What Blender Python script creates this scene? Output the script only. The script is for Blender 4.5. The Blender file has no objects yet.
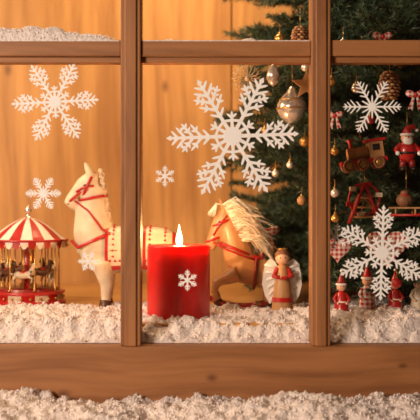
import bpy, math, random
import numpy as np
from mathutils import Vector, Matrix, noise
random.seed(7); np.random.seed(7)
U=0.01  # everything below is in centimetres
sc=bpy.context.scene
try: sc.view_settings.view_transform='Standard'
except Exception: pass
# ---------------------------------------------------------------- materials
def newmat(name):
    m=bpy.data.materials.new(name); m.use_nodes=True
    nt=m.node_tree; b=nt.nodes['Principled BSDF']; return m,nt,b
def mat(name,col,rough=.5,metal=0,coat=0,sss=0,var=.12,scale=120,bump=.0,emit=None,es=0):
    m,nt,b=newmat(name)
    b.inputs['Roughness'].default_value=rough; b.inputs['Metallic'].default_value=metal
    b.inputs['Coat Weight'].default_value=coat
    tc=nt.nodes.new('ShaderNodeTexCoord'); n=nt.nodes.new('ShaderNodeTexNoise'); n.inputs['Scale'].default_value=scale
    n.inputs['Detail'].default_value=3
    nt.links.new(tc.outputs['Object'],n.inputs['Vector'])
    r=nt.nodes.new('ShaderNodeValToRGB'); r.color_ramp.elements[0].position=.3; r.color_ramp.elements[1].position=.7
    r.color_ramp.elements[0].color=(*[c*(1-var) for c in col],1); r.color_ramp.elements[1].color=(*[min(1,c*(1+var)) for c in col],1)
    nt.links.new(n.outputs['Fac'],r.inputs['Fac']); nt.links.new(r.outputs['Color'],b.inputs['Base Color'])
    if sss:
        b.inputs['Subsurface Weight'].default_value=sss; b.inputs['Subsurface Scale'].default_value=.02
        b.inputs['Subsurface Radius'].default_value=(1,.25,.12)
    if bump:
        bp=nt.nodes.new('ShaderNodeBump'); bp.inputs['Strength'].default_value=bump; bp.inputs['Distance'].default_value=.002
        nt.links.new(n.outputs['Fac'],bp.inputs['Height']); nt.links.new(bp.outputs['Normal'],b.inputs['Normal'])
    if emit: b.inputs['Emission Color'].default_value=(*emit,1); b.inputs['Emission Strength'].default_value=es
    return m
def wood(name,c1,c2,axis='Z',rough=.55,knots=(),scale=1.,bump=.25):
    m,nt,b=newmat(name); L=nt.links.new; N=nt.nodes.new
    b.inputs['Roughness'].default_value=rough
    tc=N('ShaderNodeTexCoord'); mp=N('ShaderNodeMapping'); s=[70*scale]*3; s['XYZ'.index(axis)]=3.5*scale
    mp.inputs['Scale'].default_value=s
    warp=N('ShaderNodeTexNoise'); warp.inputs['Scale'].default_value=4*scale; warp.inputs['Detail'].default_value=1
    L(tc.outputs['Object'],warp.inputs['Vector'])
    ws=N('ShaderNodeVectorMath'); ws.operation='SCALE'; ws.inputs['Scale'].default_value=.06
    L(warp.outputs['Color'],ws.inputs[0])
    ad=N('ShaderNodeVectorMath'); L(tc.outputs['Object'],ad.inputs[0]); L(ws.outputs[0],ad.inputs[1])
    L(ad.outputs[0],mp.inputs['Vector'])
    n=N('ShaderNodeTexNoise'); n.inputs['Scale'].default_value=1; n.inputs['Detail'].default_value=5; n.inputs['Roughness'].default_value=.6
    L(mp.outputs[0],n.inputs['Vector'])
    r=N('ShaderNodeValToRGB'); r.color_ramp.elements[0].position=.34; r.color_ramp.elements[1].position=.62
    r.color_ramp.elements[0].color=(*c1,1); r.color_ramp.elements[1].color=(*c2,1)
    L(n.outputs['Fac'],r.inputs['Fac']); col=r.outputs['Color']
    for (kx,ky,kz,kr,sx,sz) in knots:
        sub=N('ShaderNodeVectorMath'); sub.operation='SUBTRACT'; L(tc.outputs['Object'],sub.inputs[0]); sub.inputs[1].default_value=(kx*U,ky*U,kz*U)
        mu=N('ShaderNodeVectorMath'); mu.operation='MULTIPLY'; L(sub.outputs[0],mu.inputs[0]); mu.inputs[1].default_value=(sx,0,sz)
        le=N('ShaderNodeVectorMath'); le.operation='LENGTH'; L(mu.outputs[0],le.inputs[0])
        mr=N('ShaderNodeMapRange'); mr.inputs['From Min'].default_value=0; mr.inputs['From Max'].default_value=kr*U; mr.inputs['To Min'].default_value=.85; mr.inputs['To Max'].default_value=0
        L(le.outputs['Value'],mr.inputs['Value'])
        mx=N('ShaderNodeMix'); mx.data_type='RGBA'; L(mr.outputs[0],mx.inputs['Factor']); L(col,mx.inputs['A']); mx.inputs['B'].default_value=(c1[0]*.35,c1[1]*.25,c1[2]*.2,1)
        col=mx.outputs['Result']
    L(col,b.inputs['Base Color'])
    bp=N('ShaderNodeBump'); bp.inputs['Strength'].default_value=bump; bp.inputs['Distance'].default_value=.001
    L(n.outputs['Fac'],bp.inputs['Height']); L(bp.outputs['Normal'],b.inputs['Normal'])
    return m
def gingham(name,a,b2,period):
    m,nt,b=newmat(name); L=nt.links.new; N=nt.nodes.new
    b.inputs['Roughness'].default_value=.9
    tc=N('ShaderNodeTexCoord'); sp=N('ShaderNodeSeparateXYZ'); L(tc.outputs['Object'],sp.inputs[0])
    outs=[]
    for ax in ('X','Z'):
        mu=N('ShaderNodeMath'); mu.operation='MULTIPLY'; mu.inputs[1].default_value=1/(period*U); L(sp.outputs[ax],mu.inputs[0])
        fr=N('ShaderNodeMath'); fr.operation='FRACT'; L(mu.outputs[0],fr.inputs[0])
        gt=N('ShaderNodeMath'); gt.operation='GREATER_THAN'; gt.inputs[1].default_value=.5; L(fr.outputs[0],gt.inputs[0])
        h=N('ShaderNodeMath'); h.operation='MULTIPLY'; h.inputs[1].default_value=.5; L(gt.outputs[0],h.inputs[0]); outs.append(h)
    s=N('ShaderNodeMath'); L(outs[0].outputs[0],s.inputs[0]); L(outs[1].outputs[0],s.inputs[1])
    mx=N('ShaderNodeMix'); mx.data_type='RGBA'; L(s.outputs[0],mx.inputs['Factor']); mx.inputs['A'].default_value=(*a,1); mx.inputs['B'].default_value=(*b2,1)
    L(mx.outputs['Result'],b.inputs['Base Color']); return m
frame_v=wood('frame_wood_vertical',(.23,.088,.028),(.38,.16,.055),'Z')
frame_h=wood('frame_wood_horizontal',(.23,.088,.028),(.38,.16,.055),'X',knots=[(-16,0,-20,.9,.8,1.6),(.2,0,-18.3,.7,.8,1.2),(21,0,-17,.5,.7,1.2)])
wallm=wood('pine_panelling',(.40,.175,.042),(.62,.315,.09),'Z',rough=.6,scale=.55,bump=.2,knots=[(-36,0,25,1.2,1.2,.8),(-8,0,22,1.,1.2,.7)])
shelfm=wood('shelf_wood',(.46,.22,.06),(.6,.31,.1),'X')
toywood=wood('toy_wood',(.42,.2,.075),(.58,.32,.13),'Z',scale=2)
darkwood=wood('dark_toy_wood',(.16,.06,.025),(.28,.11,.045),'Z',scale=2)
red=mat('red_paint',(.45,.012,.012),.35,coat=.3)
redd=mat('dark_red_paint',(.24,.012,.012),.4,coat=.2)
cream=mat('cream_paint',(.72,.58,.40),.45,coat=.1,var=.08)
horsewhite=mat('aged_white_paint',(.70,.56,.38),.5,var=.14,scale=60,bump=.1)
horsetan=mat('tan_paint',(.50,.25,.10),.4,coat=.2,var=.15,scale=60)
white=mat('white_paint',(.8,.76,.7),.5,var=.03)
sticker=mat('frosted_white_film',(.96,.96,.96),.7,var=.01)
gold=mat('aged_gold',(.62,.36,.10),.3,metal=.8)
silver=mat('silver_glass',(.80,.72,.64),.22,metal=.7,var=.2,scale=90)
dark=mat('dark_bronze',(.12,.055,.03),.4,metal=.3)
black=mat('black_paint',(.015,.012,.01),.4)
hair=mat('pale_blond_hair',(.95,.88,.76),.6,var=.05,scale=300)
hairb=mat('darker_blond_hair',(.72,.55,.36),.6,var=.10,scale=300)  # darker blond, for colour variation between mane strands
hair2=mat('mane_wool',(.62,.47,.31),.9,var=.3,scale=300,bump=.4)
skinm=mat('painted_skin',(.75,.42,.25),.5)
needle=mat('fir_needles',(.050,.086,.042),.5,var=.5,scale=60)
bark=mat('fir_bark',(.10,.05,.025),.9,var=.4,scale=200,bump=.6)
wax=mat('red_wax',(.70,.010,.008),.4,sss=.8,var=.05,coat=.15)
ging=gingham('red_gingham',(.8,.68,.58),(.45,.015,.02),.55)
snowm=mat('snow',(.80,.71,.68),.5,sss=.0,var=.16,scale=320,bump=1.0)
flame=mat('flame',(1,.6,.2),.5,emit=(1,.66,.28),es=18)
# ---------------------------------------------------------------- builder
class B:
    def __init__(s): s.v=[];s.f=[];s.m=[];s.s=[];s.mats=[]
    def mi(s,m):
        if m not in s.mats: s.mats.append(m)
        return s.mats.index(m)
    def add(s,v,f,m,smooth=True):
        o=len(s.v); i=s.mi(m); s.v+= [tuple(p) for p in v]
        for q in f: s.f.append([k+o for k in q]); s.m.append(i); s.s.append(smooth)
    def box(s,lo,hi,m,rot=None,piv=None):
        v=[Vector((x,y,z)) for x in (lo[0],hi[0]) for y in (lo[1],hi[1]) for z in (lo[2],hi[2])]
        if rot is not None:
            c=Vector(piv) if piv else (Vector(lo)+Vector(hi))/2
            v=[rot@(p-c)+c for p in v]
        s.add(v,[(0,1,3,2),(4,6,7,5),(0,4,5,1),(2,3,7,6),(0,2,6,4),(1,5,7,3)],m,False)
    def tube(s,pts,rad,m,n=10,fy=1.0,smooth=True):
        pts=[Vector(p) for p in pts]; V=[];F=[]
        if not hasattr(rad,'__len__'): rad=[rad]*len(pts)
        ref=Vector((0,1,0)); 
        for i,p in enumerate(pts):
            d=(pts[min(i+1,len(pts)-1)]-pts[max(i-1,0)]).normalized()
            r0=ref if abs(d.dot(ref))<.9 else Vector((1,0,0))
            a=d.cross(r0).normalized(); b=a.cross(d).normalized()
            for k in range(n):
                t=2*math.pi*k/n; V.append(p+a*math.cos(t)*rad[i]+b*math.sin(t)*rad[i]*fy)
        for i in range(len(pts)-1):
            for k in range(n):
                F.append((i*n+k,i*n+(k+1)%n,(i+1)*n+(k+1)%n,(i+1)*n+k))
        F.append(tuple(range(n))[::-1]); F.append(tuple(range((len(pts)-1)*n,len(pts)*n)))
        s.add(V,F,m,smooth)
    def lathe(s,c,prof,m,n=28,smooth=True,alt=None,seg=1):
        V=[];c=Vector(c)
        for r,z in prof:
            for k in range(n):
                t=2*math.pi*k/n; V.append(c+Vector((r*math.cos(t),r*math.sin(t),z)))
        for k in range(n):
            F=[(i*n+k,i*n+(k+1)%n,(i+1)*n+(k+1)%n,(i+1)*n+k) for i in range(len(prof)-1)]
            if k==0: base=len(s.v); s.v+=[tuple(p) for p in V]
            mm=m if (alt is None or (k//seg)%2==0) else alt
            for q in F: s.f.append([j+base for j in q]); s.m.append(s.mi(mm)); s.s.append(smooth)
        for e in (0,len(prof)-1):
            if prof[e][0]>1e-4:
                s.f.append([base+e*n+k for k in range(n)]); s.m.append(s.mi(m)); s.s.append(False)
    def ell(s,c,r,m,rot=None,n=16,h=10):
        V=[];F=[];c=Vector(c)
        if not hasattr(r,'__len__'): r=(r,r,r)
        for i in range(1,h):
            a=math.pi*i/h
            for k in range(n):
                t=2*math.pi*k/n; p=Vector((r[0]*math.sin(a)*math.cos(t),r[1]*math.sin(a)*math.sin(t),r[2]*math.cos(a)))
                V.append(c+(rot@p if rot is not None else p))
        top=Vector((0,0,r[2])); 
        if rot is not None: top=rot@top
        V+= [c+top,c-top]; T=(h-1)*n
        for i in range(h-2):
            for k in range(n): F.append((i*n+k,(i+1)*n+k,(i+1)*n+(k+1)%n,i*n+(k+1)%n))
        for k in range(n): F.append((T,k,(k+1)%n)); F.append((T+1,(h-2)*n+(k+1)%n,(h-2)*n+k))
        s.add(V,F,m)
    def prism(s,o,y0,y1,m,off=(0,0,0)):
        n=len(o); V=[(x+off[0],y0+off[1],z+off[2]) for x,z in o]+[(x+off[0],y1+off[1],z+off[2]) for x,z in o]
        F=[tuple(range(n)),tuple(range(n,2*n))[::-1]]+[(i,i+n,(i+1)%n+n,(i+1)%n) for i in range(n)]
        s.add(V,F,m,False)
    def torus(s,c,R,r,m,axis='y',n=24,k=8):
        pts=[]
        for i in range(n+1):
            t=2*math.pi*i/n
            if axis=='y': pts.append((c[0]+R*math.cos(t),c[1],c[2]+R*math.sin(t)))
            elif axis=='z': pts.append((c[0]+R*math.cos(t),c[1]+R*math.sin(t),c[2]))
            else: pts.append((c[0],c[1]+R*math.cos(t),c[2]+R*math.sin(t)))
        s.tube(pts,r,m,n=k)
    def obj(s,name,loc=(0,0,0),parent=None,bevel=0,remesh=0,smooth=4,rot=None,scale=1):
        me=bpy.data.meshes.new(name); me.from_pydata([(a*U,b*U,c*U) for a,b,c in s.v],[],s.f)
        for m in s.mats: me.materials.append(m)
        me.polygons.foreach_set('material_index',s.m); me.polygons.foreach_set('use_smooth',s.s); me.update()
        o=bpy.data.objects.new(name,me); sc.collection.objects.link(o)
        o.location=[c*U for c in loc]; o.scale=(scale,)*3
        if rot: o.rotation_euler=rot
        if parent: o.parent=parent
        if remesh:
            r=o.modifiers.new('r','REMESH'); r.mode='VOXEL'; r.voxel_size=remesh*U; r.use_smooth_shade=True
            q=o.modifiers.new('s','SMOOTH'); q.iterations=smooth; q.factor=.5
        if bevel:
            b=o.modifiers.new('b','BEVEL'); b.width=bevel*U; b.segments=2; b.limit_method='ANGLE'
        return o
def empty(name,loc):
    e=bpy.data.objects.new(name,None); e.location=[c*U for c in loc]; e.empty_display_size=.02; sc.collection.objects.link(e); return e
def RY(a): return Matrix.Rotation(math.radians(a),3,'Y')
# ---------------------------------------------------------------- room
FL=-13.0
b=B()
xs=[-75,-56,-38,-12.2,3.9,22,40,58,75]
for i in range(len(xs)-1):
    b.box((xs[i]+.08,62,-15),(xs[i+1]-.08,63.5,70),wallm)
b.box((-75,63.4,-15),(75,64.5,70),darkwood)
b.obj('wall_back',bevel=.25)
b=B(); b.box((-75,4,-15),(75,62,FL),shelfm); b.obj('floor',bevel=.15)
win=empty('window_1',(0,0,0))
b=B()
for x0,x1 in ((-9.8,-7.6),(11.1,13.2),(-52,-48),(48,52)):
    b.box((x0,-.5,-14.9),(x1,2.3,48),frame_v)
    b.box((x0+.45,-.75,-14.9),(x1-.45,-.5,48),frame_v)
b.obj('mullions',parent=win,bevel=.18)
b=B()
for x0,x1 in ((-48,-9.8),(-7.6,11.1),(13.2,48)):
    b.box((x0,-.1,16.9),(x1,2.0,18.7),frame_h); b.box((x0,.35,16.2),(x1,1.6,16.95),frame_h)
b.obj('rail',parent=win,bevel=.15)
b=B(); b.box((-52,-.9,-21.5),(52,3.9,-14.9),frame_h); b.obj('bottom_rail',parent=win,bevel=.3)
b=B(); b.box((-52,-.7,48),(52,3,54),frame_h); b.obj('top_rail',parent=win,bevel=.3)
g,nt,bs=newmat('window_glass'); nt.nodes.remove(bs)
tr=nt.nodes.new('ShaderNodeBsdfTransparent'); gl=nt.nodes.new('ShaderNodeBsdfGlossy'); gl.inputs['Roughness'].default_value=.02
mx=nt.nodes.new('ShaderNodeMixShader'); mx.inputs[0].default_value=.03
nt.links.new(tr.outputs[0],mx.inputs[1]); nt.links.new(gl.outputs[0],mx.inputs[2]); nt.links.new(mx.outputs[0],nt.nodes['Material Output'].inputs[0])
b=B()
for x0,x1 in ((-48,-9.8),(-7.6,11.1),(13.2,48)):
    for z0,z1 in ((-14.9,16.2),(18.7,48)):
        b.add([(x0,1.1,z0),(x1,1.1,z0),(x1,1.1,z1),(x0,1.1,z1)],[(0,1,2,3)],g,False)
b.obj('glass_panes',parent=win)
b=B(); b.box((-60,-26,-24),(60,-.9,-22),frame_h); b.obj('window_sill',bevel=.3)
# ---------------------------------------------------------------- snow
def rough(x,y):
    d=noise.voronoi(Vector((x*1.15,y*1.15,1)))[0][0]; d2=noise.voronoi(Vector((x*2.6,y*2.6,5)))[0][0]
    return .75*(.45-d)+.36*(.45-d2)+.45*noise.noise(Vector((x*.7,y*.7,3)))
def snow(name,x0,x1,y0,y1,step,hf,base,crumbs=0,cr=(.06,.2),rf=1):
    nx=int((x1-x0)/step)+1; ny=int((y1-y0)/step)+1; V=[];F=[]
    for j in range(ny):
        for i in range(nx):
            x=x0+(x1-x0)*i/(nx-1); y=y0+(y1-y0)*j/(ny-1)
            z=hf(x,y)
            if z>base+.05: z+=rf*rough(x,y)
            V.append((x+.08*noise.noise(Vector((x*5,y*5,20))),y,max(z,base)))
    for j in range(ny-1):
        for i in range(nx-1): F.append((j*nx+i,j*nx+i+1,(j+1)*nx+i+1,(j+1)*nx+i))
    b=B(); b.add(V,F,snowm)
    E=[i for i in range(nx)]+[j*nx+nx-1 for j in range(1,ny)]+[(ny-1)*nx+i for i in range(nx-2,-1,-1)]+[j*nx for j in range(ny-2,0,-1)]
    S=[(V[e][0],V[e][1],base-.1) for e in E]; n=len(E)
    b.add([V[e] for e in E]+S,[(i,(i+1)%n,(i+1)%n+n,i+n) for i in range(n)],snowm)
    for c in range(crumbs):
        x=random.uniform(x0,x1); y=random.uniform(y0,y1); z=hf(x,y)
        if z<base+.1: continue
        z+=rf*rough(x,y); r=random.uniform(cr[0]**.5,cr[1]**.5)**2
        P=[]
        for d in ((1,0,0),(-1,0,0),(0,1,0),(0,-1,0),(0,0,1),(0,0,-1)):
            P.append((x+d[0]*r*random.uniform(.6,1.3),y+d[1]*r*random.uniform(.6,1.3),z+d[2]*r*random.uniform(.6,1.3)))
        b.add(P,[(0,2,4),(2,1,4),(1,3,4),(3,0,4),(2,0,5),(1,2,5),(3,1,5),(0,3,5)],snowm,False)
    return b.obj(name)
def fb(x,y,s,k=0): return noise.fractal(Vector((x*s,y*s,k)),1,2,3)
def bump(x,y,cx,cy,rx,ry,h): return h*math.exp(-((x-cx)/rx)**2-((y-cy)/ry)**2)
def h_in(x,y):
    z=FL+.15+.5*fb(x,y,.14,1)+.25*fb(x,y,.4,2)
    z+=bump(x,y,-22,10,8,5,1.1)+bump(x,y,-13,9,4,4,.8)+bump(x,y,-4,5.5,6,1.5,.3)+bump(x,y,6,9,5,4,.5)+bump(x,y,19,9,7,5,.8)+bump(x,y,28,12,6,6,.8)
    e=24+3*noise.noise(Vector((x*.15,0,8)))+1.2*noise.noise(Vector((x*.6,0,8)))
    if x<14: z-=max(0,y-e)*.35
    if y<4.2:
        t=max(0,(y-1.2)/3.0); t=t*t*(3-2*t); z=-14.6+.3*fb(x,y,.5,4)+(z+14.6)*t
    return z
snow('interior_snow',-46,46,1.5,34,.27,h_in,-14.75,13000,(.05,.24))
def h_out(x,y):
    t=min(1,max(0,(-.9-y)/14))
    z=-20.5+.9*fb(x,y,.13,7)+.45*fb(x,y,.4,8)-1.0*t*t
    z+=bump(x,y,8,-7,9,5,1.2)+bump(x,y,-22,-6,5,5,1.3)+bump(x,y,-4,-9,6,3,-.8)
    return z
snow('sill_snow',-42,42,-22,-1.0,.27,h_out,-22,11000,(.05,.26))
def h_top(x,y):
    e=1-((y-.9)/1.0)**2
    a=min(1,max(0,(-10-x)/1.5)); w=.85+.35*noise.noise(Vector((x*.5,0,0)))+.35*noise.noise(Vector((x*.15,0,5)))+bump(x,0,-21,0,5,1,.9)
    return 18.6+max(0,e)**.5*w*a
snow('rail_snow',-46,-9.9,-.1,1.9,.16,h_top,18.65,900,(.05,.16),.4)
def h_top2(x,y):
    e=1-((y-.9)/1.0)**2
    return 18.6+max(0,e)**.5*max(0,noise.noise(Vector((x*.35,2,0)))*1.0)
snow('rail_snow',-7.5,11,-.1,1.9,.16,h_top2,18.65,0,(.05,.1),.4)
# ---------------------------------------------------------------- snowflake stickers
def flake(cx,cz,r,style=0,rot=0,w=None):
    b=B(); w=w or max(r*.038,.13); cnt=[0]
    def bar(p,q,w0,w1=None):
        w1=w1 or w0; p=Vector((p[0],p[1]));q=Vector((q[0],q[1])); d=(q-p).normalized(); n=Vector((-d.y,d.x))
        tip=q+d*w1; cnt[0]+=1; e=(cnt[0]*37%101)*.0006
        b.prism([tuple(p-n*w0/2),tuple(q-n*w1/2),tuple(tip),tuple(q+n*w1/2),tuple(p+n*w0/2)],-.02-e,.02+e,sticker)
    br={0:[(.36,.13),(.48,.24),(.61,.26),(.74,.19),(.86,.12)],
        1:[(.38,.20),(.54,.27),(.70,.19),(.84,.11)],
        2:[(.45,.28),(.70,.20)]}[style]
    for k in range(6):
        a=math.radians(rot+60*k); d=Vector((math.cos(a),math.sin(a)))
        bar(d*r*.1,d*r*.95,w*1.6,w*1.1)
        for (t,l) in br:
            for sg in (-1,1):
                a2=a+sg*math.radians(50); e=Vector((math.cos(a2),math.sin(a2)))
                bar(d*r*t,d*r*t+e*r*l,w*1.3,w*.9)
                if style==0 and l>.18:
                    for sg3 in ((1,-1) if l>.23 else (1,)):
                        a3=a2+sg*sg3*math.radians(52); f=Vector((math.cos(a3),math.sin(a3)))
                        for u in ((.45,.75) if l>.25 else (.55,)):
                            m=d*r*t+e*r*l*u; bar(m,m+f*r*.05,w)
        am=a+math.radians(30); dm=Vector((math.cos(am),math.sin(am)))
        if style<2: bar(dm*r*.08,dm*r*.36,w*1.6,w*1.0)
        if style==0:
            a3=a+math.radians(60); d2=Vector((math.cos(a3),math.sin(a3))); bar(d*r*.27,dm*r*.25,w*1.1); bar(d2*r*.27,dm*r*.25,w*1.1)
            for sg in (-1,1):
                a4=am+sg*math.radians(50); bar(dm*r*.29,dm*r*.29+Vector((math.cos(a4),math.sin(a4)))*r*.07,w)
        if r>4:
            pp=Vector((-d.y,d.x)); b.prism([tuple(d*r*.93),tuple(d*r*.97+pp*w*1.1),tuple(d*r*1.04),tuple(d*r*.97-pp*w*1.1)],-.09,.09,sticker)
    hr=r*(.16 if style==0 else .13)
    b.prism([(hr*math.cos(math.radians(rot+60*k+30)),hr*math.sin(math.radians(rot+60*k+30))) for k in range(6)],-.09,.09,sticker)
    b.obj('snowflake_sticker',loc=(cx,.9,cz))
for (x,z,r,st,ro) in [(-17.2,12.0,4.7,0,3),(2.5,8.2,7.1,0,2),(18.0,11.45,3.3,1,0),(19.1,-4.75,5.1,0,28),(-18.5,1.85,2.0,1,0),(-5,3.75,1.15,2,30),(-13.5,-5.7,1.15,2,0),(-2.5,-7.8,1.15,2,30),(13.9,-3,1.5,2,20)]:
    flake(x,z,r,st,ro)
# ---------------------------------------------------------------- candle
cd=empty('pillar_candle',(-3.8,10,FL))
b=B(); b.lathe((0,0,0),[(0.01,0),(3.7,0),(3.8,.15),(3.8,8.5),(3.7,8.72),(3.5,8.78),(3.2,8.6),(2.6,8.1),(1.2,7.75),(.01,7.7)],wax,n=48); b.obj('wax',parent=cd)
b=B(); b.tube([(0,0,7.7),(.03,0,8.4),(.08,0,8.8)],[.09,.08,.06],black); b.obj('wick',parent=cd)
b=B(); b.lathe((.08,0,8.5),[(.01,0),(.26,.25),(.40,.65),(.37,1.1),(.25,1.65),(.11,2.2),(.01,2.8)],flame,n=16); b.obj('flame',parent=cd)
# ---------------------------------------------------------------- white toy horse
K=.134
def sk(ox,oy,k): return lambda p,y=0:((p[0]-ox)*k,y,(oy-p[1])*k)
h=empty('toy_horse',(-12.1,22,FL)); T=sk(120,306,K)
def limb(b,T,k,pts,m,y=0,fy=1,n=12):
    b.tube([T(p,(p[3] if len(p)>3 else y)) for p in pts],[p[2]*k for p in pts],m,n=n,fy=fy)
b=B()
limb(b,T,K,[(94,236,16),(97,248,24),(112,250,23.5),(135,249,21.5),(152,249,23),(164,251,20),(173,254,11)],horsewhite,fy=.72)
limb(b,T,K,[(102,258,10),(98,246,22),(94,228,21),(92,210,17),(93,195,14),(95,184,12)],horsewhite,fy=.62)
limb(b,T,K,[(99,182,9),(93,182,13),(85,187,11.5),(78,194,9),(72,201,8),(68,205,6)],horsewhite,fy=.68)
for sy in (-1,1):
    limb(b,T,K,[(93,176,4),(89,169,3.6),(85,161,1)],horsewhite,y=sy*.7)
    limb(b,T,K,[(104,260,13),(106,273,9),(108,284,6.5),(107,294,5),(107,305,5)],horsewhite,y=sy*1.25)
    limb(b,T,K,[(160,258,14),(167,271,9),(172,283,6),(168,294,4.8),(168,305,5)],horsewhite,y=sy*1.25)
b.obj('body',parent=h,remesh=.22,smooth=3)
b=B()
for sy in (-1,1):
    for px in (106.5,167.5): b.lathe(T((px,306),sy*1.25),[(.85,0),(.8,.6),(.68,1.1)],dark,n=14)
    b.ell(T((86,185),sy*.98),(.22,.14,.25),black); b.ell(T((69,203),sy*.6),(.14,.12,.1),dark)
b.obj('hooves_and_eyes',parent=h)
b=B()
for i in range(90):
    t=random.random(); x=99+9*t; y=168+58*t; yy=random.uniform(-.6,.6)
    p=T((x,y),yy); L=random.uniform(.8,1.5)
    b.tube([p,(p[0]+.45*L,p[1]+random.uniform(-.3,.3),p[2]-.2*L),(p[0]+.5*L,p[1]+random.uniform(-.5,.5)-.1,p[2]-.95*L)],[.2,.22,.05],hair2,n=6)
b.tube([T((174,240)),T((181,247)),T((181,262)),T((178,280))],[.3,.55,.5,.1],hair2,n=8)
b.obj('mane_and_tail',parent=h)
b=B()
def band(b,T,k,cx,cy,rx,a,m,wd=.18,fy=.75):
    R=rx*k; c=Vector(T((cx,cy))); d=Vector((math.cos(math.radians(a)),0,math.sin(math.radians(a))))
    pts=[c+d*R*math.cos(t)+Vector((0,1,0))*R*fy*math.sin(t) for t in [2*math.pi*i/20 for i in range(21)]]
    b.tube(pts,wd,m,n=6)
band(b,T,K,77,195,9.8,40,red,.2); band(b,T,K,89,184,13.2,65,red,.2); band(b,T,K,93,197,14.4,10,red,.2)
for sy in (-1,1):
    b.tube([T((77,191),sy*.8),T((86,186),sy*1.1),T((95,185),sy*1.15)],.16,red,n=6)
    b.tube([T((76,200),sy*.8),T((90,210),sy*1.45),T((104,228),sy*2.0),T((118,238),sy*1.8)],.14,red,n=6)
    b.ell(T((78,196),sy*.95),(.28,.14,.28),gold)
b.tube([T((72,240),0),T((80,246),-1.8),T((98,238),-2.4),T((112,232),-1.6)],.24,red,n=6)
b.obj('bridle',parent=h)
b=B()
prof=[(107,24.9),(120,24.6),(135,23.6),(150,24.2),(160,23.4),(168,21.5),(176,17)]
def rad(x):
    for (x0,r0),(x1,r1) in zip(prof,prof[1:]):
        if x<=x1: return r0+(r1-r0)*max(0,(x-x0))/(x1-x0)
    return prof[-1][1]
def blanket(b,T,x0,x1,cy,ex,k,m,lo,hi,fy=.78,steps=16):
    V=[];F=[]; nx=max(1,int((x1-x0)/3)); X=[x0+(x1-x0)*i/nx for i in range(nx+1)]
    for x in X:
        r=rad(x)+ex
        for i in range(steps+1):
            a=math.radians(lo+(hi-lo)*i/steps); p=T((x,cy)); V.append((p[0],-math.cos(a)*r*k*fy,p[2]+math.sin(a)*r*k))
    for j in range(nx):
        for i in range(steps): F.append((j*(steps+1)+i,j*(steps+1)+i+1,(j+1)*(steps+1)+i+1,(j+1)*(steps+1)+i))
    b.add(V,F,m)
blanket(b,T,107,176,250,.4,K,cream,-45,225)
for a in (-45,213): blanket(b,T,107,176.5,250,1.,K,red,a,a+12)
for x in (107,144,173): blanket(b,T,x,x+3,250,1.,K,red,-45,225)
def dot(x,a,m,r):
    p=T((x,250)); q=(rad(x)+1.2)*K; a=math.radians(a); b.ell((p[0],-math.cos(a)*q*.78,p[2]+math.sin(a)*q),r,m,n=8,h=6)
for x in range(112,174,5): dot(x,-20,red,.17); dot(x+1,3,gold,.1)
for a in range(-10,90,13): dot(151,a,red,.17); dot(166,a,red,.15); dot(115,a,red,.15)
b.obj('saddle_blanket',parent=h)
# ---------------------------------------------------------------- tan rocking horse
K2=.132
h=empty('rocking_horse',(4.0,21,FL)); T=sk(240,307,K2)
b=B()
limb(b,T,K2,[(232,262,11),(241,266,16),(254,270,15.5),(264,272,15),(271,275,9)],horsetan,fy=.75)
limb(b,T,K2,[(246,270,13),(239,256,16),(235,240,14),(231,226,11.5),(227,215,9)],horsetan,fy=.65)
limb(b,T,K2,[(231,214,8),(225,216,10.5),(220,224,9.2),(215,234,7.2),(211,243,6.2),(209,248,4.6)],horsetan,fy=.7)
for sy in (-1,1):
    limb(b,T,K2,[(225,210,3.3),(222,203,2.8),(219,196,.8)],horsetan,y=sy*.5)
    limb(b,T,K2,[(237,272,9),(226,277,6.5),(216,281,5),(214,290,3.8),(218,298,3.6)],horsetan,y=sy*1.)
    limb(b,T,K2,[(266,278,10),(271,288,6.5),(267,295,4),(268,302,3.8)],horsetan,y=sy*1.)
b.obj('body',parent=h,remesh=.2,smooth=3)
b=B()
for i in range(340):
    t=random.random(); x=222+20*t; y=203+38*t**1.1; yy=random.uniform(-1.1,.8)
    p=Vector(T((x,y),yy)); L=random.uniform(2.6,5.8)*(1-.25*t); s_=random.uniform(-.1,1.4)
    q1=p+Vector((L*.3,random.uniform(-.3,.3),L*.15*abs(s_))); q2=p+Vector((L*.6,random.uniform(-.6,.4),-.02*L+.1)); q3=p+Vector((L*.82,random.uniform(-.7,.5),-L*.3*s_)); q4=p+Vector((L*random.uniform(.85,1.15),random.uniform(-.8,.6),-L*.6*s_-.2))
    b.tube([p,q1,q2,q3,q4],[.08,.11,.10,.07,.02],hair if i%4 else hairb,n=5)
for i in range(30):
    p=Vector(T((223,204),random.uniform(-.5,.3))); b.tube([p,p+Vector((-.9,-.2,.25)),p+Vector((-1.5+random.uniform(-.5,.5),-.5,-.9-random.random()*.6))],[.10,.12,.03],hair,n=5)
for i in range(30):
    p=Vector(T((271,272),random.uniform(-.3,.3))); L=random.uniform(2,3.2)
    b.tube([p,p+Vector((.6,random.uniform(-.3,.3),.4)),p+Vector((1.0,random.uniform(-.5,.3),-L*.4)),p+Vector((1.0+random.uniform(-.3,.3),random.uniform(-.5,.3),-L))],[.12,.16,.13,.03],hair,n=5)
b.obj('mane_and_tail',parent=h)
b=B()
band(b,T,K2,213,238,7.6,20,red,.16); band(b,T,K2,222,221,10.4,22,red,.16)
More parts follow.
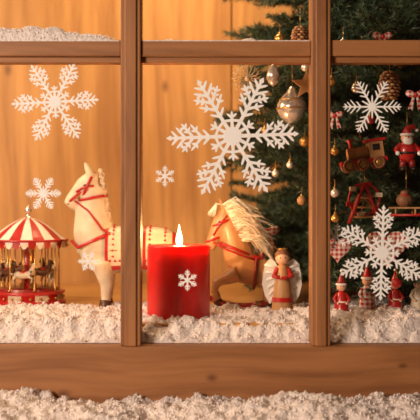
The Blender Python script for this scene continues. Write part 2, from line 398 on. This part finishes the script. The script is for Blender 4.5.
for sy in (-1,1):
    b.tube([T((213,234),sy*.65),T((219,224),sy*.95),T((227,214),sy*.85)],.14,red,n=6)
    b.tube([T((213,241),sy*.7),T((226,248),sy*1.4),T((242,254),sy*1.65),T((254,258),sy*1.2)],.14,red,n=6)
    b.ell(T((219,221),sy*.85),(.19,.12,.22),black); b.ell(T((210,246),sy*.45),.1,black)
    pts=[T((205+76*i/16,305-10*((i-8)/8)**2),sy*1.2) for i in range(17)]
    b.tube(pts,.26,red,n=8)
    for px in (218,268): b.ell(T((px,301),sy*1.),(.6,.5,.5),dark)
for px in (214,228,258,272): b.box((T((px,0))[0]-.3,-1.5,T((0,304-9*((px-243)/38)**2))[2]-.1),(T((px,0))[0]+.3,1.5,T((0,304-9*((px-243)/38)**2))[2]+.2),toywood)
band(b,T,K2,236,248,16.5,-22,red,.22,.66); band(b,T,K2,255,271,16.6,85,redd,.24,.8)
b.ell(T((254,257)),(1.4,1.15,.45),red); b.ell(T((262,255)),(.4,.9,.6),redd)
b.obj('bridle_saddle_and_rockers',parent=h)
# ---------------------------------------------------------------- carousel
c=empty('toy_carousel',(-25.4,27,FL))
b=B()
b.lathe((0,0,0),[(4.9,0),(5.2,.1),(5.2,.45),(4.9,.55)],red,n=48)
b.lathe((0,0,.5),[(4.8,0),(4.8,.9)],red,n=48,alt=cream,seg=3)
b.lathe((0,0,1.4),[(4.8,0),(5.1,.1),(5.1,.35),(4.8,.45)],red,n=48)
b.lathe((0,0,1.8),[(4.4,0),(4.4,.35),(.01,.35)],redd,n=48)
for k in range(24):
    a=2*math.pi*k/24; b.ell((4.9*math.cos(a),4.9*math.sin(a),.95),.2,gold,n=8,h=6)
b.obj('platform',parent=c)
b=B()
b.lathe((0,0,2.1),[(1.2,0),(1.2,.6),(.9,.8),(.9,3),(1.1,3.2),(.9,3.5),(1.0,6.5),(1.6,6.9)],gold,n=20,alt=red,seg=2)
for k in range(8):
    a=2*math.pi*(k+.5)/8; x,y=4.35*math.cos(a),4.35*math.sin(a)
    b.lathe((x,y,2),[(.22,0),(.12,.3),(.1,3),(.17,3.2),(.1,3.4),(.1,6.4),(.25,6.8)],gold,n=8)
b.obj('columns',parent=c)
b=B()
canred=mat('canopy_red_paint',(.42,.01,.01),.4,coat=.2); canwhite=mat('canopy_cream_paint',(.78,.70,.60),.5,var=.05)
prof_=[(5.4,0),(4.7,.55),(3.8,1.3),(2.7,2.1),(1.6,2.7),(.7,3.1)]
b.lathe((0,0,8.8),prof_,canred,n=60,alt=canwhite,seg=3)
b.lathe((0,0,8.75),[(5.3,-.05),(.01,0)],cream,n=48)
b.torus((0,0,8.8),5.45,.17,canred,'z',n=48,k=6)
for k in range(32):
    a0=2*math.pi*k/32; a1=2*math.pi*(k+1)/32; V=[]
    for i in range(7):
        a=a0+(a1-a0)*i/6; V.append((5.42*math.cos(a),5.42*math.sin(a),8.8))
    for i in range(7):
        a=a0+(a1-a0)*i/6; V.append((5.42*math.cos(a),5.42*math.sin(a),8.2-.5*math.sin(math.pi*i/6)))
    b.add(V,[(i,i+1,i+8,i+7) for i in range(6)],canred if k%2 else canwhite,False)
    b.ell((5.45*math.cos(a0),5.45*math.sin(a0),8.1),.16,gold,n=8,h=6)
b.lathe((0,0,11.8),[(.7,0),(.45,.15),(.3,.45),(.15,.6),(.15,.75),(.5,1.0),(.5,1.25),(.1,1.6),(.02,2.0)],silver,n=14)
b.obj('canopy',parent=c)
b=B()
for k in range(8):
    a=2*math.pi*k/8; zz=4.0+.4*(k%2); R=3.3; S=1.25
    M=Matrix.Translation((R*math.cos(a),R*math.sin(a),zz))@Matrix.Rotation(a+math.pi/2,4,'Z')@Matrix.Diagonal((S,S,S,1))
    bb=B(); mm=dark if k%3 else horsewhite
    bb.tube([(-1,0,.1),(-.6,0,.15),(0,0,.05),(.5,0,.15),(.85,0,.35),(1.05,0,.9),(1.1,0,1.15)],[.2,.42,.38,.42,.34,.24,.18],mm,n=10)
    bb.tube([(.95,0,1.25),(1.25,0,1.15),(1.6,0,.85)],[.17,.2,.1],mm,n=8)
    for sy in (-.2,.2):
        bb.tube([(.55,sy,0),(1.0,sy,-.25),(.9,sy,-.75)],[.2,.12,.09],mm,n=6); bb.tube([(-.75,sy,.1),(-1.1,sy,-.4),(-1.0,sy,-.95)],[.22,.13,.09],mm,n=6)
    bb.tube([(-1,0,.25),(-1.4,0,.2),(-1.5,0,-.4)],[.1,.16,.05],mm,n=6)
    bb.ell((0,0,.42),(.45,.35,.18),red,n=10,h=6); bb.tube([(0,0,(-zz+2.1)/S),(0,0,(8.7-zz)/S)],.07,gold,n=6)
    for v_i in range(len(bb.v)): bb.v[v_i]=tuple(M@Vector(bb.v[v_i]))
    o=len(b.v); b.v+=bb.v
    for f_,m_,s_ in zip(bb.f,bb.m,bb.s): b.f.append([q+o for q in f_]); b.m.append(b.mi(bb.mats[m_])); b.s.append(s_)
b.obj('carousel_horses',parent=c)
# ---------------------------------------------------------------- christmas tree
def twig(seed):
    rs=np.random.RandomState(seed); tris=[]
    def stem(p,d,L,dens):
        d=d/np.linalg.norm(d); n=int(L*dens)
        a=np.cross(d,[0,0,1.0]); a/=np.linalg.norm(a); bb=np.cross(a,d)
        q=p+d*L; w=.06
        for t in range(3):
            t0=2*math.pi*t/3; t1=2*math.pi*(t+1)/3
            A=p+w*(a*math.cos(t0)+bb*math.sin(t0)); C=p+w*(a*math.cos(t1)+bb*math.sin(t1)); tris.append((A,C,q,1))
        for i in range(n):
            t=(i+rs.rand())/n; o=p+d*L*t; th=rs.rand()*2*math.pi
            s=a*math.cos(th)+bb*math.sin(th)*.8
            e=d*rs.uniform(.5,.9)+s; e/=np.linalg.norm(e); l=rs.uniform(1.,1.6)*(1-.3*t)
            pr=np.cross(e,rs.randn(3)); pr/=np.linalg.norm(pr)
            tris.append((o+pr*.075,o-pr*.075,o+e*l,0))
    L=8.
    stem(np.zeros(3),np.array([1,0,-.05]),L,20)
    for k in range(7):
        x=.8+k*.95; sg=1 if k%2 else -1
        stem(np.array([x,0,0.]),np.array([1,sg*rs.uniform(.6,1.1),rs.uniform(-.25,.25)]),rs.uniform(2.4,4.0)*(1-.06*k),20)
    P=np.array([[t[0],t[1],t[2]] for t in tris]).reshape(-1,3); return P,np.array([t[3] for t in tris])
TW=[twig(i) for i in range(5)]
TX,TY=34.,37.
PV=[];PM=[]; bt=B(); rr=random.Random(3)
z=-11
while z<62:
    for k in range(12):
        az=rr.uniform(0,2*math.pi) if k%3==0 else rr.uniform(math.pi*.8,math.pi*1.65)
        R=rr.uniform(20,26.5)*(1 if z<34 else max(.3,1-(z-34)/60))
        if z>22: R*=.95
        dz=rr.uniform(-.3,.15)
        if z<-6: dz=rr.uniform(.0,.15)
        base=np.array([TX,TY,z+rr.uniform(-1.2,1.2)])
        d=np.array([math.cos(az),math.sin(az),dz])
        if math.sin(az)>.75: R*=.8
        if base[2]<4: R=min(R,24.5)
        bt.tube([tuple(base),tuple(base+d*R*.6),tuple(base+d*R+np.array([0,0,.6]))],[.45,.28,.1],bark,n=5)
        n=9
        for i in range(n):
            t=.22+.78*i/(n-1); p=base+d*R*t; sg=1 if i%2 else -1
            ang=az+(sg*rr.uniform(.5,.95) if i<n-1 else 0)
            s_=rr.uniform(.75,1.05); tilt=rr.uniform(-.3,.35)
            tip=p+np.array([math.cos(ang),math.sin(ang),0])*8*s_
            if tip[1]>60 or tip[1]<5.5 or p[2]<-12: continue
            if tip[0]<13 and p[2]<-4 and tip[1]<25.5: continue
            if tip[2]<-2 and tip[0]<5: continue
            M=Matrix.Rotation(ang,3,'Z')@Matrix.Rotation(-tilt if p[2]>-8 else -abs(tilt),3,'Y')@Matrix.Rotation(rr.uniform(-.5,.5),3,'X')
            P,mi=TW[rr.randrange(5)]
            PV.append(P@np.array(M).T*s_+p); PM.append(mi)
    z+=2.2
V=np.concatenate(PV)*U; MI=np.concatenate(PM); n=len(V)
me=bpy.data.meshes.new('foliage'); me.vertices.add(n); me.vertices.foreach_set('co',V.ravel()); me.loops.add(n); me.loops.foreach_set('vertex_index',np.arange(n))
me.polygons.add(n//3); me.polygons.foreach_set('loop_start',np.arange(0,n,3)); me.polygons.foreach_set('loop_total',np.full(n//3,3))
me.materials.append(needle); me.materials.append(bark); me.polygons.foreach_set('material_index',MI.astype(np.int32)); me.update(); me.validate()
tree=empty('christmas_tree',(0,0,0))
fo=bpy.data.objects.new('foliage',me); sc.collection.objects.link(fo); fo.parent=tree
bt.tube([(TX,TY,FL),(TX,TY,20),(TX,TY,66)],[2,1.5,.4],bark,n=12)
bt.obj('trunk_and_branches',parent=tree)
# ---------------------------------------------------------------- ornaments
def hang(b,z,L=2.5,x=0,y=0): b.tube([(x,y,z),(x,y,z+L)],.04,gold,n=5)
b=B(); b.lathe((0,0,0),[(.01,-2.6),(.3,-2.5),(.7,-2.0),(1.5,-1.3),(1.95,-.4),(1.9,.4),(1.4,1.2),(.8,1.8),(.45,2.4),(.3,2.6)],silver,n=24)
b.torus((0,0,-.2),1.98,.1,gold,'z'); b.torus((0,0,.9),1.62,.08,gold,'z'); hang(b,2.5,3)
b.obj('silver_bauble',loc=(10.4,15,13.0))
b=B(); b.lathe((0,0,0),[(.01,-1.6),(.6,-1.2),(.9,-.3),(.7,.5),(.3,1.0),(.2,1.3)],silver,n=18); hang(b,1.2,3); b.obj('silver_bauble',loc=(8.0,15,17.2))
def star(b,r1,r2,n,m,y=.2,off=(0,0,0)):
    b.prism([((r1 if i%2==0 else r2)*math.sin(math.pi*i/n),(r1 if i%2==0 else r2)*math.cos(math.pi*i/n)) for i in range(2*n)],-y,y,m,off)
b=B(); star(b,1.9,.8,5,toywood); hang(b,1.6,3); b.obj('wooden_star',loc=(11.9,12.0,15.4),bevel=.08)
b=B()
for k in range(16):
    a=math.pi*k/8; b.tube([(0,0,0),(2.1*math.cos(a),.1*(k%2),2.1*math.sin(a))],[.09,.05],cream,n=5)
    a2=a+math.pi/16; b.tube([(1.3*math.cos(a),0,1.3*math.sin(a)),(1.8*math.cos(a2),0,1.8*math.sin(a2))],.05,cream,n=4)
b.ell((0,0,0),.35,cream); hang(b,1.9,3); b.obj('straw_star',loc=(4.9,19,17.2))
def cone(name,loc,s=1):
    b=B(); b.ell((0,0,0),(.75*s,.75*s,1.35*s),darkwood)
    for j in range(9):
        zz=(1.25-j*.3)*s; R=.78*s*math.sqrt(max(.05,1-(zz/(1.45*s))**2))+.1
        for k in range(9):
            a=2*math.pi*(k+.5*(j%2))/9; p=Vector((R*math.cos(a),R*math.sin(a),zz))
            b.ell(p,(.28*s,.28*s,.13*s),toywood if (j+k)%2 else darkwood,rot=Matrix.Rotation(a,3,'Z')@RY(25),n=8,h=6)
    hang(b,1.2*s,2.5); return b.obj(name,loc=loc)
cone('pinecone_ornament',(21.4,8.5,14.8),1.25); cone('pinecone_ornament',(11.3,14,21.5),1.1)
b=B()
b.box((-2.6,-.8,-.5),(2.6,.8,0),red); b.lathe((0,0,0),[(.7,-1.0),(.7,1.3)],toywood,n=18)
for i in range(len(b.v)-36,len(b.v)): x,y,zq=b.v[i]; b.v[i]=(zq-.7,y,x+.7)
b.box((.7,-.85,0),(2.3,.85,1.8),toywood); b.box((.4,-1.05,1.8),(2.6,1.05,2.1),red); b.box((1.1,-.9,.8),(1.9,-.82,1.5),black)
b.lathe((-1.2,0,1.3),[(.22,0),(.2,.6),(.42,1.0),(.42,1.1)],red,n=12)
for x in (-1.8,-.2,1.6):
    for y in (-.95,.95): 
        b.torus((x,y,-.6),.55,.16,darkwood,'y',n=18); b.ell((x,y,-.6),(.4,.12,.4),gold)
hang(b,2.1,2.5); b.obj('wooden_train_ornament',loc=(18.1,7.5,6.0),rot=(0,math.radians(-8),0),scale=1.05)
def santa(loc,s=1,name='santa_ornament'):
    e=empty(name,loc); b=B()
    b.ell((0,0,0),(1.3*s,1.1*s,1.6*s),red); b.ell((0,0,1.9*s),.85*s,skinm); b.tube([(0,0,2.3*s),(.15*s,0,3.1*s),(.9*s,0,3.6*s),(1.3*s,-.1,3.1*s)],[.85*s,.55*s,.32*s,.15*s],red)
    b.torus((0,0,2.35*s),.8*s,.2*s,white,'z',k=8); b.ell((1.35*s,-.1,2.95*s),.25*s,white)
    b.ell((0,-.55*s,1.45*s),(.7*s,.45*s,.75*s),white); b.ell((0,-.88*s,1.95*s),.15*s,red,n=8,h=6)
    for q in (-1,1):
        b.ell((q*.3*s,-.76*s,2.08*s),.08*s,black,n=8,h=6)
        b.tube([(q*.9*s,0,.9*s),(q*1.6*s,-.3*s,.2*s),(q*1.5*s,-.9*s,-.2*s)],[.45*s,.38*s,.32*s],red); b.ell((q*1.5*s,-1.05*s,-.3*s),.32*s,white)
        b.tube([(q*.6*s,-.2,-1.2*s),(q*.7*s,-.3,-2.2*s)],[.5*s,.42*s],redd); b.ell((q*.72*s,-.55*s,-2.4*s),(.42*s,.7*s,.35*s),black)
    b.torus((0,0,-.2*s),1.27*s,.14*s,black,'z'); b.tube([(0,0,3*s),(0,0,5.5*s)],.04,gold,n=5); b.obj('figure',parent=e)
santa((23.3,7.5,6.9),.85)
# rocking-horse-like wooden sled (no gift boxes), hung on the tree
b=B()
for y in (-.8,.8):
    b.tube([(-2,y,-1.4),(1.6,y,-1.4),(2.3,y,-.9),(2.3,y,-.3)],.16,red,n=6)
    for x in (-1.4,.9): b.tube([(x,y,-1.4),(x,y,-.6)],.12,toywood,n=6)
for y in (-.7,0,.7): b.box((-1.9,y-.28,-.65),(1.7,y+.28,-.45),toywood)
b.ell((-.2,0,.35),(1.0,.65,.85),darkwood); b.torus((-.2,0,.95),.45,.13,red,'z'); b.ell((-.2,0,1.2),(.5,.4,.35),darkwood)
hang(b,1.4,3); b.obj('wooden_sled_ornament',loc=(23.2,7.5,.8))
b=B()
for q in (-1,1):
    b.tube([(q*1.9,-.2,-2.6),(0,-.2,2.4)],.2,red,n=8); b.tube([(q*1.9,.8,-2.6),(0,.8,2.4)],.2,red,n=8)
for t in (-1.8,-.6,.6): b.tube([(-1.9*(2.4-t)/5,-.2,t),(1.9*(2.4-t)/5,-.2,t)],.15,toywood,n=8)
b.torus((0,.3,.4),1.9,.16,red,'y'); 
for k in range(6):
    a=math.pi*k/3+.3; b.tube([(0,.3,.4),(1.9*math.cos(a),.3,.4+1.9*math.sin(a))],.08,toywood,n=6); b.box((1.9*math.cos(a)-.4,-.05,.1+1.9*math.sin(a)),(1.9*math.cos(a)+.4,.65,.65+1.9*math.sin(a)),red if k%2 else cream)
hang(b,2.4,2.0); b.obj('wooden_ferris_wheel_ornament',loc=(18.2,7,.9),scale=.95)
def heart(b,s,m,y=.45):
    o=[]
    for i in range(32):
        t=2*math.pi*i/32; o.append((s*.0625*16*math.sin(t)**3,s*.0625*(13*math.cos(t)-5*math.cos(2*t)-2*math.cos(3*t)-math.cos(4*t))))
    b.prism(o,-y,y,m)
for s_,m_,lc,nm in ((2.4,ging,(20.8,7,-4.3),'gingham_heart'),(1.6,ging,(15.2,8.5,-4.6),'gingham_heart')):
    b=B(); heart(b,s_,m_); hang(b,s_*.6,1.6); b.obj(nm,loc=lc,bevel=.22)
def bow(loc,s):
    b=B()
    for q in (-1,1):
        b.ell((q*.85*s,0,.2),(.9*s,.35,.6*s),ging,rot=RY(q*-20)); b.prism([(q*.1*s,0),(q*.5*s,-.2),(q*1.3*s,-2.4*s),(q*.8*s,-2.2*s),(q*.5*s,-2.6*s)],-.08,.08,ging)
    b.ell((0,-.1,.1),(.35*s,.4,.4*s),red); b.obj('gingham_bow',loc=loc)
bow((7.8,24.3,-3.0),1); bow((24.4,8,13.6),.7); bow((14.9,8.5,11.2),.6); bow((20.6,8.5,20.6),.7)
for (x,y,zz,r,m) in [(14.9,8.5,2.0,.55,silver),(14.9,8,-1.0,.5,gold),(17.3,7.5,14.4,.6,silver),(14.9,8.5,7.0,.5,gold),(11.9,14,8.6,.7,gold),(8.6,19,4.8,.55,silver),(22.0,7,-8.6,.6,red),(18.0,8,19.0,.6,silver),(9.0,17,22.0,.7,gold),(11.6,15,1.2,.6,toywood),(24.6,8,18.0,.75,silver),(12.0,14,17.9,.6,silver),(7.2,19,10.4,.5,gold),(14.6,9,15.4,.5,gold),(10.3,17,5.8,.5,silver),(18.9,7,10.6,.5,red)]:
    b=B(); b.ell((0,0,0),r,m,n=20,h=14); b.lathe((0,0,r*.95),[(.18,0),(.18,.25)],gold,n=10); hang(b,r,1.1); b.obj('glass_bauble',loc=(x,y,zz))
for (x,y,zz,s) in [(15.9,8.5,19.6,1.),(22.7,8.5,17.9,.85),(6.8,20,20.4,.9)]:
    b=B(); b.lathe((0,0,0),[(1.05*s,-.9*s),(.85*s,-.6*s),(.7*s,.1*s),(.5*s,.6*s),(.12*s,.8*s),(.08*s,1.0*s)],gold if x>20 else silver,n=20); b.ell((0,0,-1.0*s),.22*s,gold,n=10,h=8); hang(b,.9*s,1.3); b.obj('bell_ornament',loc=(x,y,zz))
# small painted wooden dolls standing in the snow below the tree
def doll(loc,s,coat,hat):
    e=empty('wooden_doll',loc); b=B()
    b.lathe((0,0,0),[(1.0,0),(1.05,.2),(.8,1.8),(.55,2.8),(.3,3.1)],coat,n=20); b.torus((0,0,.25),1.0,.16,white,'z'); b.torus((0,0,1.7),.83,.1,white,'z')
    b.ell((0,0,3.6),.62,skinm); b.lathe((0,0,3.85),[(.66,0),(.5,.5),(.22,1.2),(.02,1.7)],hat,n=16); b.torus((0,0,3.9),.6,.16,white,'z'); b.ell((0,0,5.6),.2,white,n=10,h=8)
    for q in (-1,1):
        b.tube([(q*.5,-.05,2.7),(q*.95,-.35,2.0),(q*.6,-.8,1.6)],[.26,.22,.18],coat,n=8); b.ell((q*.55,-.9,1.55),.17,skinm,n=8,h=6); b.ell((q*.2,-.57,3.65),.06,black,n=8,h=6)
    b.obj('doll',parent=e,scale=s)
doll((15.9,10,FL+.3),.95,red,redd); doll((19.2,11,FL+.6),1.05,ging,red); doll((22.4,10,FL+.7),.9,red,red); doll((25.4,11,FL+.5),1.0,cream,red)
# angel
e=empty('angel_figurine',(9.2,15.5,FL)); b=B()
b.lathe((0,0,0),[(1.1,0),(1.2,.3),(.95,2.9),(.65,4.7),(.4,5.3)],toywood,n=24)
b.lathe((0,0,1.2),[(1.2,0),(1.15,.5)],red,n=24); b.ell((0,0,6.0),.8,skinm); b.ell((0,.12,6.25),(.87,.82,.7),darkwood); 
for q in (-1,1):
    b.prism([(q*.2,4.6),(q*.8,5.6),(q*1.3,5.9),(q*1.8,5.4),(q*2.1,4.3),(q*2.2,3.0),(q*1.9,1.8),(q*1.4,.9),(q*.9,1.2),(q*.3,2.4)],.55,.8,white)
    for t in range(6): b.tube([(q*(.3+.03*t),.5,4.8-.42*t),(q*(1.95-.12*t),.5,5.2-.85*t)],[.2,.16],white,n=6)
    b.tube([(q*.55,-.1,4.8),(q*1.0,-.6,4.0),(q*.25,-1.05,3.9)],[.32,.27,.2],red); b.ell((q*.15,-1.15,3.95),.2,skinm,n=8,h=6)
    b.ell((q*.26,-.74,6.05),.08,black,n=8,h=6)
b.torus((0,.1,7.0),.55,.06,gold,'z'); b.prism([(-.3,3.9),(0,3.6),(.3,3.9),(.15,4.15),(0,4.0),(-.15,4.15)],-1.5,-1.25,red)
b.obj('angel',parent=e,scale=1.15)
# ---------------------------------------------------------------- lights
def area(name,loc,tgt,size,power,col):
    l=bpy.data.lights.new(name,'AREA'); l.energy=power; l.size=size*U; l.color=col
    o=bpy.data.objects.new(name,l); o.location=[c*U for c in loc]; sc.collection.objects.link(o)
    d=Vector(tgt)-Vector(loc); o.rotation_euler=d.to_track_quat('-Z','Y').to_euler(); return o
area('outdoor_fill',(-115,-140,42),(0,0,-5),40,34,(1,.78,.60))  # fill light added on the camera side, brightens frame, stickers and sill snow
area('ceiling_lamp',(-8,34,60),(-6,54,0),22,2.5,(1,.66,.34))
area('room_lamp',(-45,14,30),(5,30,-8),14,1.8,(1,.70,.42))
l=bpy.data.lights.new('candle_glow','POINT'); l.energy=2.0; l.color=(1,.50,.17); l.shadow_soft_size=.006
o=bpy.data.objects.new('candle_glow',l); o.location=(-3.72*U,10*U,(FL+9.9)*U); sc.collection.objects.link(o)
w=bpy.data.worlds.new('World'); sc.world=w; w.use_nodes=True
w.node_tree.nodes['Background'].inputs[0].default_value=(.9,.5,.28,1); w.node_tree.nodes['Background'].inputs[1].default_value=.08
# ---------------------------------------------------------------- camera
cam=bpy.data.cameras.new('camera'); cam.lens=36*100/46.2; cam.sensor_width=36; cam.clip_start=.01
cam.dof.use_dof=True; cam.dof.focus_distance=1.08; cam.dof.aperture_fstop=7
co=bpy.data.objects.new('camera',cam); co.location=(0,-1.0,0); co.rotation_euler=(math.pi/2,0,0); sc.collection.objects.link(co); sc.camera=co
